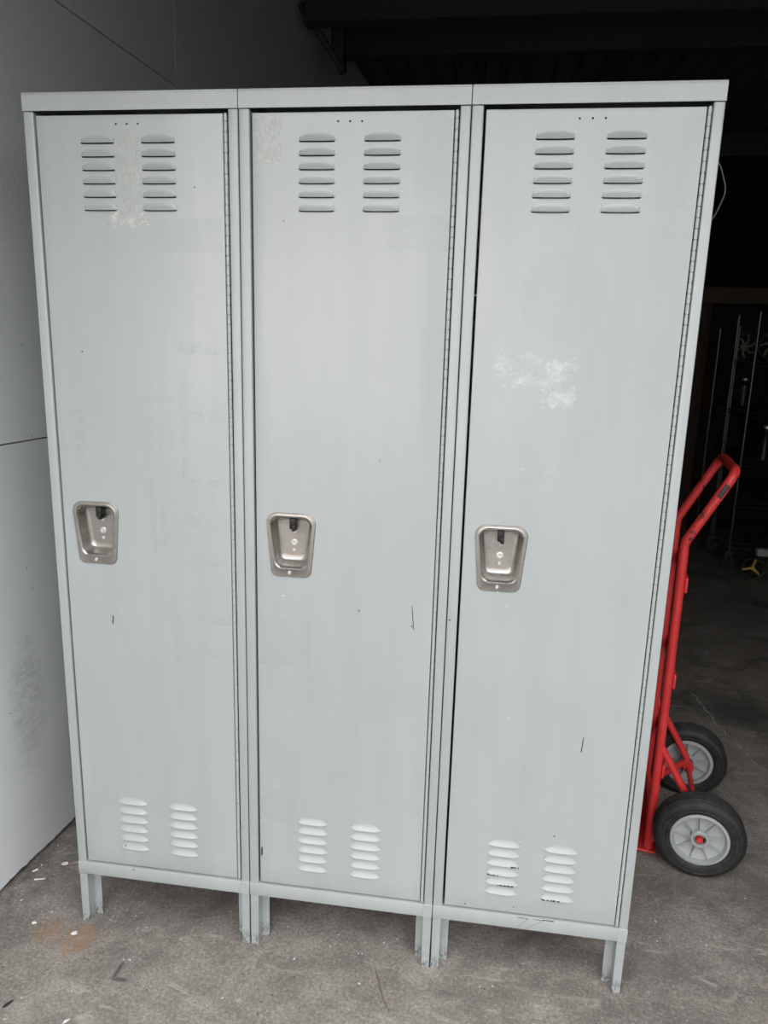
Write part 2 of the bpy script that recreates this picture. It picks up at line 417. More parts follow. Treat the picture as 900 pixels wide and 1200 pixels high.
def door_mesh():
    bm = bmesh.new()
    holes = [(x0+.003, x1-.003, z-.0012, z+.0095) for x0, x1, z in LOUV]
    vents = [(cx-.0017, cx+.0017, 1.918, 1.9214) for cx in (.201, .2245, .248)]
    holes += vents
    # stepped opening behind the handle flange
    nst = 16; oz0, oz1, ob, ot, orb, ort = HZ0+.021, HZ1-.0085, .0700, .0960, .017, .020
    def opening(z):
        z = max(oz0, min(oz1, z)); h = ob/2 + (ot-ob)/2*(z-oz0)/(oz1-oz0)
        if z > oz1-ort: h += -ort + math.sqrt(max(0, ort**2-(z-oz1+ort)**2))
        if z < oz0+orb: h += -orb + math.sqrt(max(0, orb**2-(oz0+orb-z)**2))
        return h + .0028
    za_, zb_ = oz0-.0028, oz1+.0028
    for i in range(nst):
        za = za_+(zb_-za_)*i/nst; zb = za_+(zb_-za_)*(i+1)/nst
        hw = max(opening(za), opening(zb), opening((za+zb)/2)); holes.append((HX-hw, HX+hw, za, zb))
    r = .0022
    xs = sorted({round(v, 5) for h in holes for v in h[:2]} | {DX0+r, DX1-r})
    zs = sorted({round(v, 5) for h in holes for v in h[2:]} | {DZ0+r, DZ1-r})
    hs = [tuple(round(v, 5) for v in h) for h in holes]
    V = {}
    def vv(i, j):
        if (i, j) not in V: V[i, j] = bm.verts.new((xs[i], .0008, zs[j]))
        return V[i, j]
    for i in range(len(xs)-1):
        for j in range(len(zs)-1):
            cx, cz = (xs[i]+xs[i+1])/2, (zs[j]+zs[j+1])/2
            if any(h[0] < cx < h[1] and h[2] < cz < h[3] for h in hs): continue
            bm.faces.new((vv(i, j), vv(i+1, j), vv(i+1, j+1), vv(i, j+1)))
    bm.normal_update()
    xa, xb, za, zb = xs[0], xs[-1], zs[0], zs[-1]
    be = [e_ for e_ in bm.edges if len(e_.link_faces) == 1]
    def on_outer(e_):
        a, b_ = e_.verts[0].co, e_.verts[1].co
        return any(abs(a[k]-l) < 1e-6 and abs(b_[k]-l) < 1e-6 for k, l in ((0, xa), (0, xb), (2, za), (2, zb)))
    outer = [e_ for e_ in be if on_outer(e_)]; inner = [e_ for e_ in be if not on_outer(e_)]
    def extrude(edges, offs):
        mp = {}
        for e_ in edges:
            for v in e_.verts:
                if v not in mp:
                    c = v.co
                    ox = (-1 if abs(c.x-xa) < 1e-6 else 1 if abs(c.x-xb) < 1e-6 else 0)
                    oz = (-1 if abs(c.z-za) < 1e-6 else 1 if abs(c.z-zb) < 1e-6 else 0)
                    mp[v] = [v] + [bm.verts.new((c.x+ox*d, c.y+y, c.z+oz*d)) for d, y in offs]
        for e_ in edges:
            a, b_ = e_.verts
            for q in range(len(offs)):
                bm.faces.new((mp[a][q], mp[b_][q], mp[b_][q+1], mp[a][q+1]))
    extrude(outer, [(r*.6, r*.2), (r, r), (r, .018)])
    extrude(inner, [(0, .0015)])
    # pressed louvers: flush above, bulging to a rounded lip that opens downward
    for x0, x1, z in LOUV:
        nx, nz, hh = 16, 7, .0165
        rows = []
        for q in range(nz+1):
            t = q/nz                                   # 0 at the lip, 1 at the top
            row = []
            for i in range(nx+1):
                s = i/nx*2-1
                w_ = 1 - .10*t
                env = (1-abs(s)**5)
                y = -.0054*env*(1-t)**1.45
                zz_ = z + hh*t*(1-.5*abs(s)**4) + .0016*abs(s)**4*(1-t)
                row.append(bm.verts.new(((x0+x1)/2 + s*(x1-x0)/2*w_, .0006+y, zz_)))
            rows.append(row)
        for a, b_ in zip(rows, rows[1:]):
            for i in range(nx): bm.faces.new((a[i], a[i+1], b_[i+1], b_[i]))
        # inner skin of the lip
        inn = [bm.verts.new((v.co.x, min(v.co.y+.0014, .002), v.co.z+.0004)) for v in rows[0]]
        for i in range(nx): bm.faces.new((rows[0][i+1], rows[0][i], inn[i], inn[i+1]))
    return bm
def flat_patch(pts, y, thick=.0003):
    bm = bmesh.new()
    a = [bm.verts.new((x, y, z)) for x, z in pts]; b_ = [bm.verts.new((x, y+thick, z)) for x, z in pts]
    bm.faces.new(a); n_ = len(pts)
    for i in range(n_): bm.faces.new((a[i], a[(i+1) % n_], b_[(i+1) % n_], b_[i]))
    return bm
def ragged(x0, x1, z0, z1, amp, n=9, seed=0):
    r_ = random.Random(seed); p = []
    for i in range(n): p.append((x0+(x1-x0)*i/n, z0+r_.uniform(-amp, amp)))
    for i in range(n): p.append((x1+r_.uniform(-amp, amp)*.6, z0+(z1-z0)*i/n))
    for i in range(n): p.append((x1-(x1-x0)*i/n, z1+r_.uniform(-amp, amp)))
    for i in range(n): p.append((x0+r_.uniform(-amp, amp)*.6, z1-(z1-z0)*i/n))
    return p
def disc(cx, cz, r, n=40): return [(cx+r*math.cos(2*PI*i/n), cz+r*math.sin(2*PI*i/n)) for i in range(n)]
def rect(x0, x1, z0, z1): return [(x0, z0), (x1, z0), (x1, z1), (x0, z1)]
def make_locker():
    L = empty('locker', (0, 0, 0))
    # folded sheet body
    bm = bmesh.new(); x0, x1 = .0008, WL-.0012
    add_box(bm, x0, x0+.0015, .006, DP, ZB+.002, HL-.002); add_box(bm, x1-.0015, x1, .006, DP, ZB+.002, HL-.002)
    add_box(bm, x0+.0015, x1-.0015, DP-.0015, DP, ZB+.002, HL-.002)
    add_box(bm, x0+.0015, x1-.0015, .004, DP-.0015, ZB+.003, ZB+.006)
    add_box(bm, x0+.0015, x1-.0015, .02, DP-.0015, 1.60, 1.603)         # hat shelf inside
    finish('body', bm, M_frame, L, 0)
    bm = bmesh.new()
    add_box(bm, .0008, .0228, 0, .028, .1815, 1.9452, .0026, 3); finish('upright', bm, M_frame, L, 40)
    bm = bmesh.new()
    add_box(bm, WL-.0213, WL-.0012, 0, .028, .1815, 1.9452, .0026, 3); finish('upright', bm, M_frame, L, 40)
    bm = bmesh.new(); add_box(bm, .0004, WL-.0008, -.0022, DP, HL-.0060, HL, .0016, 2); add_box(bm, .0004, WL-.0008, -.0022, -.0006, 1.9450, HL-.003, .0006, 1)
    add_box(bm, .0004, .0020, -.0006, .03, 1.9450, HL-.004); add_box(bm, WL-.0024, WL-.0008, -.0006, .03, 1.9450, HL-.004); finish('top_cap', bm, M_frame, L, 40)
    bm = bmesh.new(); add_box(bm, .0006, WL-.0010, -.0016, .028, ZB, .1822, .0012, 2)
    add_box(bm, WL-.0238, WL-.0010, -.0022, .0, ZB, .1822, .0008, 1)
    finish('bottom_rail', bm, M_frame, L, 40)
    for sx in (0, 1):
        for sy in (0, 1):
            bm = bmesh.new(); add_box(bm, .0016, .0216, .001, .003, 0, ZB+.002, .0008, 1)
            add_box(bm, .0196, .0216, .003, .034, 0, ZB+.002); add_box(bm, .0196, .0405, .0325, .0345, 0, ZB+.002, .0006, 1)
            add_box(bm, .0016, .0036, .003, .024, 0, ZB+.002)
            for v in bm.verts:
                if sx: v.co.x = WL-.0004 - v.co.x
                if sy: v.co.y = DP - v.co.y
            finish('leg', bm, M_leg, L, 40)
    dm = door_mesh(); d = finish('door', dm, M_door, L, 40)
    # continuous hinge with separate knuckles
    bm = bmesh.new(); z = DZ0; k = 0
    while z < DZ1-.004:
        h = min(.0195, DZ1-z)
        add_lathe(bm, [(.0026, 0), (.0037, .0007), (.0037, h-.0019), (.0026, h-.0012), (.0026, h)], (.4311, .0022, z), (0, 0, 1), 10); z += h; k += 1
    finish('hinge', bm, M_door, L, 40)
    # stainless cup with latch, lock bore and rivets
    bm = bmesh.new()
    lo = [trapz(HZ0, HZ1, .0900, .1155, .017, .024, .0006), trapz(HZ0+.0005, HZ1-.0005, .0890, .1145, .0165, .0235, -.0022),
          trapz(HZ0+.0014, HZ1-.0014, .0872, .1127, .016, .0228, -.0030), trapz(HZ0+.0030, HZ1-.0026, .0845, .110, .0155, .022, -.0031),
          trapz(HZ0+.0165, HZ1-.0052, .0755, .1020, .0175, .0210, -.0031), trapz(HZ0+.0185, HZ1-.0064, .0735, .0998, .0175, .0207, -.0039),
          trapz(HZ0+.0200, HZ1-.0076, .0715, .0975, .0175, .0204, -.0036), trapz(HZ0+.0228, HZ1-.0103, .0665, .0925, .016, .019, -.0008),
          trapz(HZ0+.0245, HZ1-.0115, .0640, .0895, .016, .0185, .005),
          trapz(HZ0+.0300, HZ1-.0135, .0600, .0855, .015, .017, .022), trapz(HZ0+.0335, HZ1-.0155, .0555, .0805, .013, .015, .0265),
          trapz(HZ0+.0385, HZ1-.0190, .0490, .0735, .011, .013, .0285), trapz(HZ0+.0430, HZ1-.0230, .0420, .0660, .010, .012, .0290)]
    loft(bm, lo, cap1=True)
    hc = finish('handle_cup', bm, M_steel, d, 32, recalc=True)
    bm = bmesh.new(); add_box(bm, HX-.0075, HX+.0065, .012, .0289, HZ1-.0400, HZ1-.0150, .002, 2); add_box(bm, HX-.0015, HX+.0065, .008, .0289, HZ1-.0440, HZ1-.030, .0015, 2)
    finish('latch', bm, M_black, hc, 40)
    for (px, pz, yy, r_) in ((HX+.001, HZ1-.0480, .0290, .0046), (HX, HZ0+.0545, .0290, .0042), (HX-.003, HZ0+.0105, -.0032, .0042)):
        bm = bmesh.new(); add_lathe(bm, [(r_, 0), (r_, .0012), (r_*.8, .0022), (r_*.42, .0024), (r_*.38, .0012), (.0001, .0010)], (px, yy, pz), (0, -1, 0), 16)
        finish('rivet', bm, M_bright, hc, 40)
    bm = bmesh.new(); add_lathe(bm, [(.0076, 0), (.0076, .0014), (.0060, .0022), (.0040, .0020), (.0036, .0006), (.0001, .0004)], (HX, .0290, HZ0+.0725), (0, -1, 0), 20)
    finish('lock_bore', bm, M_bright, hc, 40)
    return L, d
def child_patch(name, pts, mat, parent, y=.0002, label=None):
    o = finish(name, flat_patch(pts, y), mat, parent, 0)
    if label: o['label'] = label
    return o
L1, d1 = make_locker()
L2 = copy_tree(L1); L2.location.x = WL
L3 = copy_tree(L1); L3.location.x = 2*WL
for o, lb in ((L1, 'left grey steel locker, beside the white wall, with dried glue stripe between its upper louvers'),
              (L2, 'middle grey steel locker of the row, standing between the two others'),
              (L3, 'right grey steel locker, next to the red hand truck, black scratches on bottom rail')):
    tag(o, lb, 'locker', 'grey steel lockers standing in a row')
doors = [[c for c in L.children if c.name.startswith('door')][0] for L in (L1, L2, L3)]
rails = [[c for c in L.children if c.name.startswith('bottom_rail')][0] for L in (L1, L2, L3)]
# marks on the first door: glue stripe, blob, ghost of vertical lettering
child_patch('adhesive_residue', ragged(.198, .2485, 1.752, 1.905, .004, 12, 1), M_glue, doors[0], label='pale dried glue stripe')
child_patch('adhesive_residue', ragged(.172, .262, 1.722, 1.750, .006, 12, 2), M_glue2, doors[0], label='thick white dried glue blob')
child_patch('sticker_ghost', rect(.272, .420, 1.675, 1.742), M_ghost, doors[0])
def ghost_text(txt, x, z, size, parent):
    """reads downward, turned a quarter clockwise"""
    cu = bpy.data.curves.new('ghost_curve', 'FONT'); cu.body = txt; cu.size = size; cu.extrude = 0; cu.resolution_u = 2
    tmp = bpy.data.objects.new('ghost_tmp', cu); C.objects.link(tmp)
    dg = bpy.context.evaluated_depsgraph_get(); dg.update()
    me = bpy.data.meshes.new_from_object(tmp.evaluated_get(dg))
    bpy.data.objects.remove(tmp); bpy.data.curves.remove(cu)
    bm = bmesh.new(); bm.from_mesh(me); bpy.data.meshes.remove(me)
    for v in bm.verts: v.co = Vector((x + v.co.y, .0004, z - v.co.x))
    o = finish('lettering_ghost', bm, M_letter, parent, 0, recalc=False); return o
ghost_text('ING', .058, 1.345, .055, doors[0])
ghost_text('NE', .235, 1.385, .10, doors[0])
for k, (x0, x1, z0, z1) in enumerate(((.318, .408, 1.468, 1.492), (.318, .416, 1.325, 1.350), (.318, .330, 1.20, 1.43), (.322, .412, 1.185, 1.20),
        (.318, .420, 1.085, 1.110), (.325, .418, 1.00, 1.022), (.24, .252, 1.01, 1.19), (.265, .275, 1.00, 1.18), (.33, .425, .86, .888), (.335, .42, .775, .80), (.285, .296, .75, .93))):
    child_patch('lettering_ghost', ragged(x0, x1, z0, z1, .0015, 4, 20+k), M_letter, doors[0])
child_patch('scratch', [(.132, .842), (.1345, .842), (.136, .862), (.1335, .862)], M_scratch, doors[0])
# middle door
child_patch('adhesive_residue', ragged(.032, .088, 1.846, 1.930, .004, 10, 5), M_glue, doors[1], label='mottled pale sticker residue')
child_patch('sticker_ghost', rect(.352, .424, 1.772, 1.930), M_ghost_dark, doors[1])
child_patch('sticker_ghost', rect(.304, .424, 1.682, 1.748), M_ghost, doors[1])
child_patch('sticker_ghost', rect(.033, .150, .772, .890), M_ghost, doors[1])
child_patch('sticker_ghost', disc(.075, .405, .045), M_ghost, doors[1])
child_patch('scratch', [(.385, .885), (.3865, .8855), (.381, .940), (.3798, .940)], M_scratch, doors[1])
child_patch('scratch', [(.030, .262), (.0345, .266), (.0345, .288), (.031, .285)], M_scratch, doors[1])
# right door
child_patch('white_scuff', ragged(.075, .165, 1.425, 1.492, .010, 10, 8), M_scuff, doors[2], label='shiny white scuffed patch')
child_patch('white_scuff', ragged(.160, .235, 1.385, 1.478, .012, 10, 9), M_scuff, doors[2])
child_patch('white_scuff', ragged(.135, .210, 1.250, 1.262, .003, 10, 10), M_scuff, doors[2])
child_patch('sticker_ghost', disc(.195, 1.60, .085), M_ghost_dark, doors[2])
child_patch('sticker_ghost', rect(.335, .405, 1.762, 1.894), M_ghost_dark, doors[2])
child_patch('scratch', [(.312, .625), (.3138, .626), (.316, .662), (.3145, .662)], M_scratch, doors[2])
bm = bmesh.new()
for (x0, x1, z, h) in ((.203, .228, .1788, .0016), (.240, .262, .1790, .0012), (.262, .288, .1796, .0022)):
    for k in range(4):
        a = x0+(x1-x0)*k/4
        add_box(bm, a, a+(x1-x0)/4*.8, -.0019, -.0014, z+R.uniform(-.0006, .0006), z+h)
for (xa, za, xb, zb) in ((.205, .1560, .228, .1785), (.222, .1500, .262, .1790)):
    v = [bm.verts.new((xa, -.0019, za)), bm.verts.new((xa+.0008, -.0019, za)), bm.verts.new((xb+.0010, -.0019, zb)), bm.verts.new((xb, -.0019, zb))]
    bm.faces.new(v)
o = finish('scratch', bm, M_scratch, rails[2], 0); o['label'] = 'black scratches'
for (x0, x1, z, k) in ((.178, .196, .3650-.0257*2, 1), (.125, .150, .3650-.0257*3, 2), (.150, .190, .3650-.0257*4, 3), (.255, .300, .3655-.0257*5, 4)):
    bm = bmesh.new(); q = x0
    while q < x1:
        l = R.uniform(.003, .008); add_box(bm, q, min(q+l, x1), -.0057, -.0042, z+.0004, z+.0004+R.uniform(.0015, .0032)); q += l+R.uniform(.001, .005)
    finish('paint_chip', bm, M_scratch, doors[2], 0)

# bent wire loop on the side of the right locker
wr = tube('wire_loop', round_path([(1.3735, .16, 1.90), (1.415, .16, 1.885), (1.437, .16, 1.825), (1.415, .16, 1.765), (1.3735, .16, 1.75)], .05, 8), .0016, simple('grey_wire', (.10, .10, .10), .4), None, 8)
tag(wr, 'thin grey wire loop bulging from the upper right side of the right locker', 'wire')

# ------------------------------------------------------------------ hand truck
def red_paint():
    b = MatB('chipped_red_paint'); p = b.pos()
    big = b.noise(p, 12, 5, .6)
    col = b.mix(big, (.62, .030, .032), (.78, .055, .052))
    sp_ = b.n('ShaderNodeSeparateXYZ'); b.l(p, sp_.inputs[0])
    hi = b.ramp(sp_.outputs['Z'], [(.93, 0.0), (.98, 1.0)])
    ch = b.ramp(b.noise(b.mapping(p, (40, 40, 22)), 1, 5, .65, .8), [(.59, 0.0), (.62, 1.0)])
    col = b.mix(b.math('MULTIPLY', ch, b.math('ADD', b.math('MULTIPLY', hi, .75), .12)), col, (.02, .017, .015))
    pale = b.ramp(b.noise(p, 55, 4, .7), [(.64, 0.0), (.74, .45)])
    col = b.mix(pale, col, (.80, .16, .15))
    b.set(color=col, rough=b.ramp(big, [(.3, .30), (.7, .48)])); return b.m
M_red = red_paint()
def rubber():
    b = MatB('black_rubber'); p = b.pos(); nz = b.noise(p, 40, 6, .7)
    col = b.mix(b.ramp(nz, [(.4, 0.0), (.75, 1.0)]), (.010, .010, .011), (.040, .038, .036))
    b.set(color=col, rough=.62); b.bump(nz, .3, .002); return b.m
M_rub = rubber()
M_hub = simple('grey_cast_hub', (.42, .43, .43), .42, .15, .10, 50)
HT = empty('hand_truck', (.1736*.975+.9848*1.43, .9848*.975-.1736*1.43, 0), math.radians(-10))
tag(HT, 'red steel hand truck with two black tyres standing beside the right locker', 'hand truck')
r = .0133; ys = .160
path = round_path([(0, -ys, .012), (0, -ys, .985), (.108, -ys, 1.195), (.108, ys, 1.195), (0, ys, .985), (0, ys, .012)], [0, .05, .045, .045, .05, 0], 8)
fr = tube('frame_tube', path, r, M_red, HT, 14)
# curved cross straps riveted behind the rails
for z in (.862, .568, .276):
    bm = bmesh.new(); pr = [(.010, -ys-.012), (.0185, -ys), (.0185, ys), (.010, ys+.012)]
    add_box(bm, .0128, .0205, -ys-.010, ys+.010, z-.022, z+.022, .0025, 2)
    finish('cross_strap', bm, M_red, HT, 40)
bm = bmesh.new(); add_box(bm, -.20, .022, -.178, .178, .002, .009, .0015, 1); add_box(bm, -.004, .002, -.178, .178, .009, .085, .0015, 1)
finish('nose_plate', bm, M_red, HT, 30)
for y in (-ys, ys):
    bm = bmesh.new(); s_ = .0 if y < 0 else 0
    add_tube(bm, round_path([(.004, y, .355), (.125, y, .150), (.004, y, .040)], .022, 6), .0112, 12)
    add_lathe(bm, [(.001, -.014), (.017, -.014), (.017, .014), (.001, .014)], (.128, y, .128), (0, 1, 0), 16)
    finish('axle_brace', bm, M_red, HT, 45)
bm = bmesh.new(); add_lathe(bm, [(.0001, -.250), (.0085, -.250), (.0085, .250), (.0001, .250)], (.128, 0, .127), (0, 1, 0), 14); finish('axle', bm, M_red, HT, 40)
def make_wheel(y, outdir):
    cx = Vector((.128, y, .127)); ax = (0, outdir, 0)
    bm = bmesh.new(); t = .0325
    # rim ring, dish plate, hub barrel
    add_lathe(bm, [(.070, -t), (.080, -t), (.083, -t+.004), (.083, t-.004), (.080, t), (.0735, t+.001), (.071, t-.003), (.069, t-.013), (.045, t-.019), (.026, t-.020), (.026, t-.004), (.0235, t-.001), (.0185, t-.001), (.0165, t-.004), (.0165, t-.020), (.0085, t-.021),
                   (.0085, -t+.021), (.0165, -t+.020), (.0165, -t+.004), (.0185, -t+.001), (.0235, -t+.001), (.026, -t+.004), (.026, -t+.020), (.045, -t+.019), (.069, -t+.013), (.071, -t+.003), (.070, -t)], cx, ax, 48)
    for sd in (-1, 1):
        for k in range(9):
            a = 2*PI*k/9 + .25; dr = Vector((math.cos(a), 0, math.sin(a))); td = Vector((-math.sin(a), 0, math.cos(a))); o_ = Vector((0, outdir*sd, 0))
            q = []
            for rr_, hh in ((.0250, t-.007), (.0705, t-.008)):
                b0 = cx + dr*rr_
                q.append([b0 - td*.0022 + o_*(t-.021), b0 + td*.0022 + o_*(t-.021), b0 + td*.0013 + o_*hh, b0 - td*.0013 + o_*hh])
            loft(bm, q, cap0=True, cap1=True)
    wh = finish('wheel', bm, M_hub, HT, 35)
    prof = [(.0815, -.031), (.086, -.0345), (.092, -.0355), (.0935, -.0343), (.095, -.0358), (.104, -.0362), (.1055, -.0350), (.107, -.0360), (.115, -.0335), (.121, -.028), (.1235, -.023)]
    for k in range(5):
        yy = -.018 + k*.009; prof += [(.1262, yy-.0025), (.1268, yy), (.1262, yy+.0025), (.1240, yy+.0038), (.1240, yy+.0052)]
    prof = prof[:-2]
    prof += [(q[0], -q[1]) for q in reversed([(.0815, -.031), (.086, -.0345), (.092, -.0355), (.0935, -.0343), (.095, -.0358), (.104, -.0362), (.1055, -.0350), (.107, -.0360), (.115, -.0335), (.121, -.028), (.1235, -.023)])]
    prof.append((.0815, -.031))
    bm = bmesh.new(); add_lathe(bm, prof, cx, ax, 64); finish('tire', bm, M_rub, wh, 30)
    bm = bmesh.new(); add_lathe(bm, [(.0088, t-.016), (.0088, t-.0085), (.0075, t-.007), (.0001, t-.006)], cx, ax, 16); finish('axle_cap', bm, M_red, wh, 40)
    bm = bmesh.new(); add_lathe(bm, [(.0166, t-.010), (.0166, t-.0092), (.0100, t-.0092), (.0086, t-.0100)], cx, ax, 20); finish('bore_ring', bm, M_black, wh, 40)  # flat black ring inside the hub bore, around the axle cap
    pts = [cx + Vector((math.cos(a)*.0128, outdir*(t-.0085), math.sin(a)*.0128)) for a in [0.5+i*5.0/14 for i in range(15)]]
    bm = bmesh.new(); add_tube(bm, pts, .0013, 6); finish('retaining_clip', bm, M_bright, wh, 40)
make_wheel(-.216, -1); make_wheel(.216, 1)
# rubbed maker's plate on the handle
bm = bmesh.new()
q = Vector((.085, -ys, 1.150)); dv = Vector((.108, 0, .21)).normalized()
for k, (s_, wd, hh) in enumerate(((-.012, .020, .042),)):
    ln = []
    for u_ in (-1, 1):
        ln.append([q + dv*(s_ + u_*hh/2) + Matrix.Rotation(a, 3, dv) @ Vector((0, -1, 0)) * (r+.0006) for a in [(-.5 + i/6*1.0) for i in range(7)]])
    loft(bm, ln, close=False)
finish('worn_plate', bm, simple('worn_black_plate', (.05, .047, .045), .4, .3, .95, 160), HT, 60)

# ------------------------------------------------------------------ dark background
M_wire = simple('dull_chrome_wire', (.13, .13, .13), .28, .9)
M_cast = simple('caster_rubber', (.05, .05, .05), .6)
def wire_rack(loc, ln, dp, ht, shelves, label, rz=0.0):
    rk = empty('wire_shelving_unit', loc, rz); tag(rk, label, 'shelving unit', 'wire shelving units in the dark background')
    for x in (0, ln):
        for y in (0, dp):
            bm = bmesh.new(); add_tube(bm, [(x, y, .14), (x, y, ht)], .0100, 10)
            z = .2
            while z < ht-.02:
                add_lathe(bm, [(.0100, 0), (.0107, .001), (.0107, .003), (.0100, .004)], (x, y, z), (0, 0, 1), 10); z += .05
            finish('post', bm, M_wire, rk, 40)
            bm = bmesh.new(); add_lathe(bm, [(.001, -.016), (.045, -.016), (.060, -.012), (.062, 0), (.060, .012), (.045, .016), (.001, .016)], (x, y, .062), (1, .3, 0), 20)
            add_box(bm, x-.022, x+.022, y-.016, y-.011+.002, .055, .14); add_box(bm, x-.022, x+.022, y+.011, y+.016, .055, .14); add_box(bm, x-.025, x+.025, y-.018, y+.018, .13, .142)
            finish('caster', bm, M_cast, rk, 35)
    for z in shelves:
        bm = bmesh.new()
        for zz_ in (z, z-.032):
            add_tube(bm, [(0, 0, zz_), (ln, 0, zz_), (ln, dp, zz_), (0, dp, zz_)], .0042, 6, closed=True)
        k = 0
        while k*.028 < ln-.02:
            k += 1; add_tube(bm, [(k*.028, 0, z+.003), (k*.028, dp, z+.003)], .0022, 5)
        for y in (dp*.33, dp*.66): add_tube(bm, [(0, y, z-.004), (ln, y, z-.004)], .003, 5)
        finish('shelf', bm, M_wire, rk, 50)
    return rk
SH = (.20, .50, .79, 1.13, 1.475)
wire_rack((2.77, 3.82, 0), 1.22, .43, 1.80, SH, 'chrome wire shelving unit on casters, nearest the hand truck in the dark')
wire_rack((2.80, 4.30, 0), 1.22, .46, 1.72, SH, 'chrome wire shelving unit farther back, behind the nearer wire rack')
# brown wooden bay behind the racks
M_wood = simple('dark_brown_board', (.055, .030, .018), .6, 0, .3, 12)
bay = empty('wooden_storage_bay', (2.60, 5.05, 0)); tag(bay, 'tall dark brown wooden storage bay standing behind the wire racks', 'storage bay')
box('side_panel', (0, .20, 0, .035, 0, 1.93), M_wood, bay, .002)
box('back_panel', (0, 2.4, .55, .57, 0, 1.93), simple('dark_back_board', (.03, .02, .015), .8), bay)
box('side_panel', (2.365, 2.40, 0, .55, 0, 1.93), M_wood, bay, .002)
box('top_board', (-.02, 2.42, -.02, .57, 1.93, 2.06), M_wood, bay, .003)
# spoked rings lying on edge on the top shelves
def spoked_ring(loc, rz, rad, label):
    t = empty('spoked_wheel', loc, rz); tag(t, label, 'wheel', 'spoked wheels on the top wire shelves')
    lathe('tire', [(rad-.012, -.010), (rad-.003, -.009), (rad, 0), (rad-.003, .009), (rad-.012, .010), (rad-.014, 0), (rad-.012, -.010)], (0, 0, rad), (1, 0, 0), M_cast, t, 36)
    bm = bmesh.new(); c = Vector((0, 0, rad))
    for k in range(7):
        a = 2*PI*k/7
        e1 = c + Vector((0, math.cos(a)*(rad-.012), math.sin(a)*(rad-.012))); m_ = c + Vector((0, math.cos(a+.3)*rad*.55, math.sin(a+.3)*rad*.55))
        add_tube(bm, [c, m_, e1], [.012, .010, .007], 6)
    add_lathe(bm, [(.001, -.012), (.022, -.010), (.022, .010), (.001, .012)], c, (1, 0, 0), 16)
    finish('spokes', bm, simple('pale_spoke_metal', (.30, .29, .26), .4, .5), t, 40)
spoked_ring((2.94, 3.98, 1.48), math.radians(55), .105, 'pale spoked wheel on top shelf of the nearer wire rack')
spoked_ring((2.91, 4.50, 1.48), math.radians(55), .10, 'pale spoked wheel on top shelf of the farther wire rack')
M_box = [simple('dim_carton', (.07, .055, .04), .8), simple('dim_case', (.05, .05, .055), .5)]
def case(loc, sx, sy, sz, m, label, cat='box', rz=0):
    t = empty('storage_case', loc, rz); tag(t, label, cat, 'cases stored on the wire racks')
    box('body', (-sx/2, sx/2, -sy/2, sy/2, 0, sz*.82), m, t, .006); box('lid', (-sx/2-.005, sx/2+.005, -sy/2-.005, sy/2+.005, sz*.82, sz), m, t, .005)
    bm = bmesh.new(); add_tube(bm, round_path([(-.05, -sy/2, sz*.5), (-.05, -sy/2-.025, sz*.5), (.05, -sy/2-.025, sz*.5), (.05, -sy/2, sz*.5)], .01), .005, 6); finish('handle', bm, M_wire, t, 40)
case((3.30, 4.03, 1.1345), .30, .28, .24, M_box[1], 'dark grey case on the second highest shelf of the nearer wire rack')
case((3.30, 4.53, .7945), .34, .30, .26, M_box[0], 'dim brown case on middle shelf of the farther wire rack')
case((3.60, 4.03, .2045), .38, .30, .26, M_box[1], 'dark grey case on lowest shelf of the nearer wire rack')
def jug(loc, h, rad, label):
    t = empty('metal_canister', loc); tag(t, label, 'canister', 'canisters on the wire rack shelves')
    lathe('body', [(.001, 0), (rad, 0), (rad, h*.75), (rad*.45, h*.88), (rad*.45, h*.95), (.001, h*.95)], (0, 0, 0), (0, 0, 1), simple('dull_can', (.04, .04, .04), .35, .6), t, 24)
    lathe('cap', [(rad*.5, h*.93), (rad*.5, h), (.001, h)], (0, 0, 0), (0, 0, 1), M_bright, t, 16)
jug((2.95, 3.93, .7945), .24, .04, 'dull metal canister on middle shelf, at the post end of the nearer rack')
jug((3.09, 3.93, .7945), .24, .04, 'dull metal canister second from the post end on the nearer rack')
jug((2.95, 4.50, 1.1345), .21, .045, 'dull metal canister on the second highest shelf of the farther rack')
# small wheeled machine with yellow spokes in front of the rack
mc = empty('wheeled_machine', (2.875, 3.64, 0), math.radians(-8)); tag(mc, 'small dark wheeled machine with a yellow spoked wheel on floor before the wire rack', 'machine')
M_yel = simple('yellow_spoke_paint', (.70, .48, .08), .4)
for x in (0, .42):
    bm = bmesh.new(); R0 = .083; y = -.02
    add_lathe(bm, [(R0-.016, -.014), (R0-.005, -.016), (R0, -.007), (R0, .007), (R0-.005, .016), (R0-.016, .014), (R0-.018, 0), (R0-.016, -.014)], (x, y, R0), (0, 1, 0), 40)
    wv = finish('wheel', bm, M_rub, mc, 35)
    bm = bmesh.new(); c = Vector((x, y, R0))
    for k in range(3):
        a = 2*PI*k/3 + 1.35; add_tube(bm, [c, c+Vector((math.cos(a)*(R0-.014), 0, math.sin(a)*(R0-.014)))], [.010, .006], 8)
    add_lathe(bm, [(.001, -.020), (.014, -.018), (.014, .018), (.001, .020)], c, (0, 1, 0), 16); finish('spokes', bm, M_yel, wv, 40)
bm = bmesh.new(); add_tube(bm, round_path([(0, .01, .083), (.06, .01, .165), (.36, .01, .165), (.42, .01, .083)], .03), .011, 8)
add_tube(bm, [(.36, .01, .165), (.50, .01, .55), (.50, .10, .55)], .010, 8); add_tube(bm, [(0, -.03, .083), (0, .03, .083)], .007, 8); add_tube(bm, [(.42, -.03, .083), (.42, .03, .083)], .007, 8)
finish('frame', bm, M_cast, mc, 40)
bm = bmesh.new(); add_box(bm, .13, .34, -.05, .09, .174, .30, .012)
for k in range(5): add_box(bm, .15, .30, -.045, .085, .305+k*.012, .311+k*.012, .002)
add_box(bm, .19, .26, -.02, .06, .29, .365, .006)
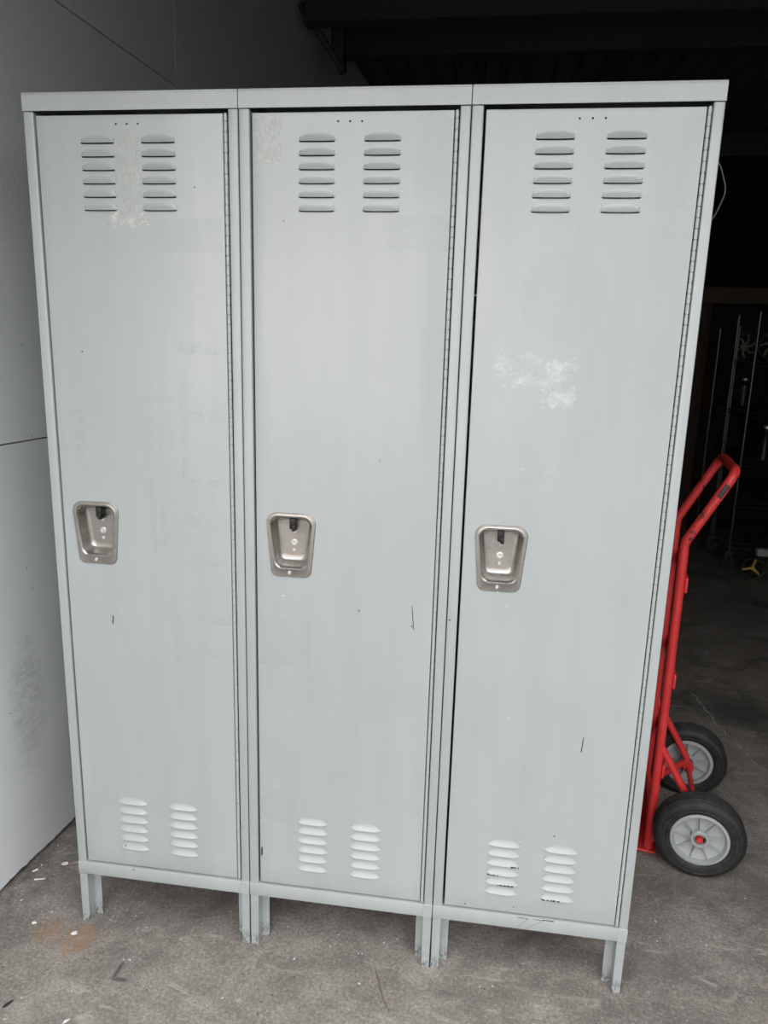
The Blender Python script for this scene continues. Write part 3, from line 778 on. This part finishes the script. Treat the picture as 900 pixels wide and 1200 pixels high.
finish('engine_block', bm, simple('dark_engine', (.05, .05, .05), .5, .3), mc, 35)
box('air_filter', (.010, .095, -.05, .03, .175, .225), simple('pale_grey_plastic', (.38, .38, .37), .5), mc, .008)
lathe('carburetor', [(.001, 0), (.024, .002), (.026, .03), (.016, .04), (.016, .06), (.001, .062)], (.115, -.03, .225), (0, 0, 1), simple('dull_alloy', (.30, .30, .30), .35, .8), mc, 16)
for k, (x, z) in enumerate(((.12, .305), (.15, .375), (.29, .375))):
    lathe('bolt', [(.001, -.010), (.012, -.010), (.014, .006), (.001, .011)], (x, -.02, z), (0, 0, 1), M_bright, mc, 10)

# ------------------------------------------------------------------ floor crack and debris
fl = bpy.data.objects['floor']
bm = bmesh.new(); rr = random.Random(11)
pts = [(1.98, 1.72), (2.00, 1.55), (2.01, 1.40), (2.04, 1.28), (2.06, 1.16), (2.10, 1.06), (2.14, .95), (2.20, .86)]
fine = []
for a, b_ in zip(pts, pts[1:]):
    for k in range(6):
        t = k/6; fine.append((a[0]+(b_[0]-a[0])*t+rr.uniform(-.008, .008), a[1]+(b_[1]-a[1])*t))
for a, b_ in zip(fine, fine[1:]):
    wdt = rr.uniform(.0012, .0042)
    v = [bm.verts.new(q) for q in ((a[0]-wdt, a[1], .0004), (a[0]+wdt, a[1], .0004), (b_[0]+wdt, b_[1], .0004), (b_[0]-wdt, b_[1], .0004))]
    if rr.random() < .85: bm.faces.new(v)
finish('crack', bm, simple('chalky_crack', (.42, .40, .37), .9, 0, .4, 60), fl, 0)
M_flake = simple('white_paint_flake', (.80, .79, .77), .6)
M_grime = simple('dark_litter', (.03, .027, .025), .8)
M_straw = simple('dry_stick', (.20, .13, .075), .8)
def chip(name, x, y, size, mat, seed, asp=1.0, rot=0.0):
    r_ = random.Random(seed); bm = bmesh.new(); n_ = 7
    loop = []
    for k in range(n_):
        a = 2*PI*k/n_; q = size*r_.uniform(.55, 1.1)
        px, py = math.cos(a)*q, math.sin(a)*q/asp
        loop.append((px*math.cos(rot)-py*math.sin(rot), px*math.sin(rot)+py*math.cos(rot)))
    lift = [r_.uniform(0, size*.16) for _ in loop]
    loft(bm, [[(p[0], p[1], .0002+l*.2) for p, l in zip(loop, lift)], [(p[0]*.92, p[1]*.92, .0012+l) for p, l in zip(loop, lift)]], cap0=True, cap1=True)
    o = finish(name, bm, mat, None, 0); o.location = (x, y, .0004); return o
tag(chip('paper_scrap', .002, -.043, .011, M_flake, 1, 1.6, .4), 'white torn scrap lying on the rust stain by the left locker leg', 'scrap')
tag(chip('paper_scrap', -.165, .192, .010, M_flake, 2, 1.2), 'white scrap with dark spot on floor between the left wall and left locker', 'scrap')
tag(chip('paint_sliver', -.196, .120, .020, M_flake, 3, 9, .35), 'long thin pale sliver on the floor near the left wall', 'scrap')
tag(chip('paint_flake', -.232, .150, .013, M_flake, 4, 3, 1.0), 'pale elongated flake against the foot of the left wall', 'flake')
tag(chip('paint_flake', -.118, -.029, .007, M_flake, 5, 1.5), 'white flake on floor just left of the rust stains', 'flake')
tag(chip('litter_scrap', -.035, -.262, .016, M_grime, 6, 3.5, 1.0), 'small black strip of litter in the bottom left corner of the photo', 'scrap')
tag(chip('paper_scrap', .121, -.278, .012, M_flake, 7, 3, .8), 'white scrap lying near bottom edge of photo, before the left locker', 'scrap')
tag(chip('paint_sliver', 1.590, .070, .035, simple('chalk', (.30, .28, .26), .8), 8, 14, -.5), 'long pale scrape of chalky litter right of the last locker leg', 'scrap')
st = tube('dry_stick', [(.785, -.030, .0016), (.800, -.066, .0022), (.812, -.100, .0018), (.833, -.137, .0016)], [.0012, .0014, .0012, .0008], M_straw, None, 6)
tag(st, 'thin dry brown stick lying on concrete before the middle locker', 'stick')
spots = [(-.095, .014), (-.226, .174), (-.244, .078), (-.200, .039), (-.228, .259), (-.017, -.296), (.661, .023), (.735, .014), (.744, .015), (.794, .059), (.827, .076),
         (.752, -.073), (1.039, -.035), (1.070, -.028), (.166, -.100), (.181, -.098), (.444, -.165), (-.013, -.240), (1.509, .253), (1.498, .183), (1.535, .204), (1.623, .190), (1.442, .017), (.176, .006), (.090, -.204), (1.782, .385), (.580, -.028), (.674, .064)]
base = chip('paint_flake', *spots[0], .0030, simple('dusty_flake', (.60, .58, .55), .7), 40)
tag(base, 'tiny pale paint flake scattered on the concrete floor', 'flake', 'tiny paint flakes scattered on the floor')
for k, (x, y) in enumerate(spots[1:]):
    o = base.copy(); C.objects.link(o); o.location = (x, y, .0004); o.rotation_euler.z = R.uniform(0, 6.28); o.scale = (R.uniform(.6, 1.5), R.uniform(.5, 1.2), 1)
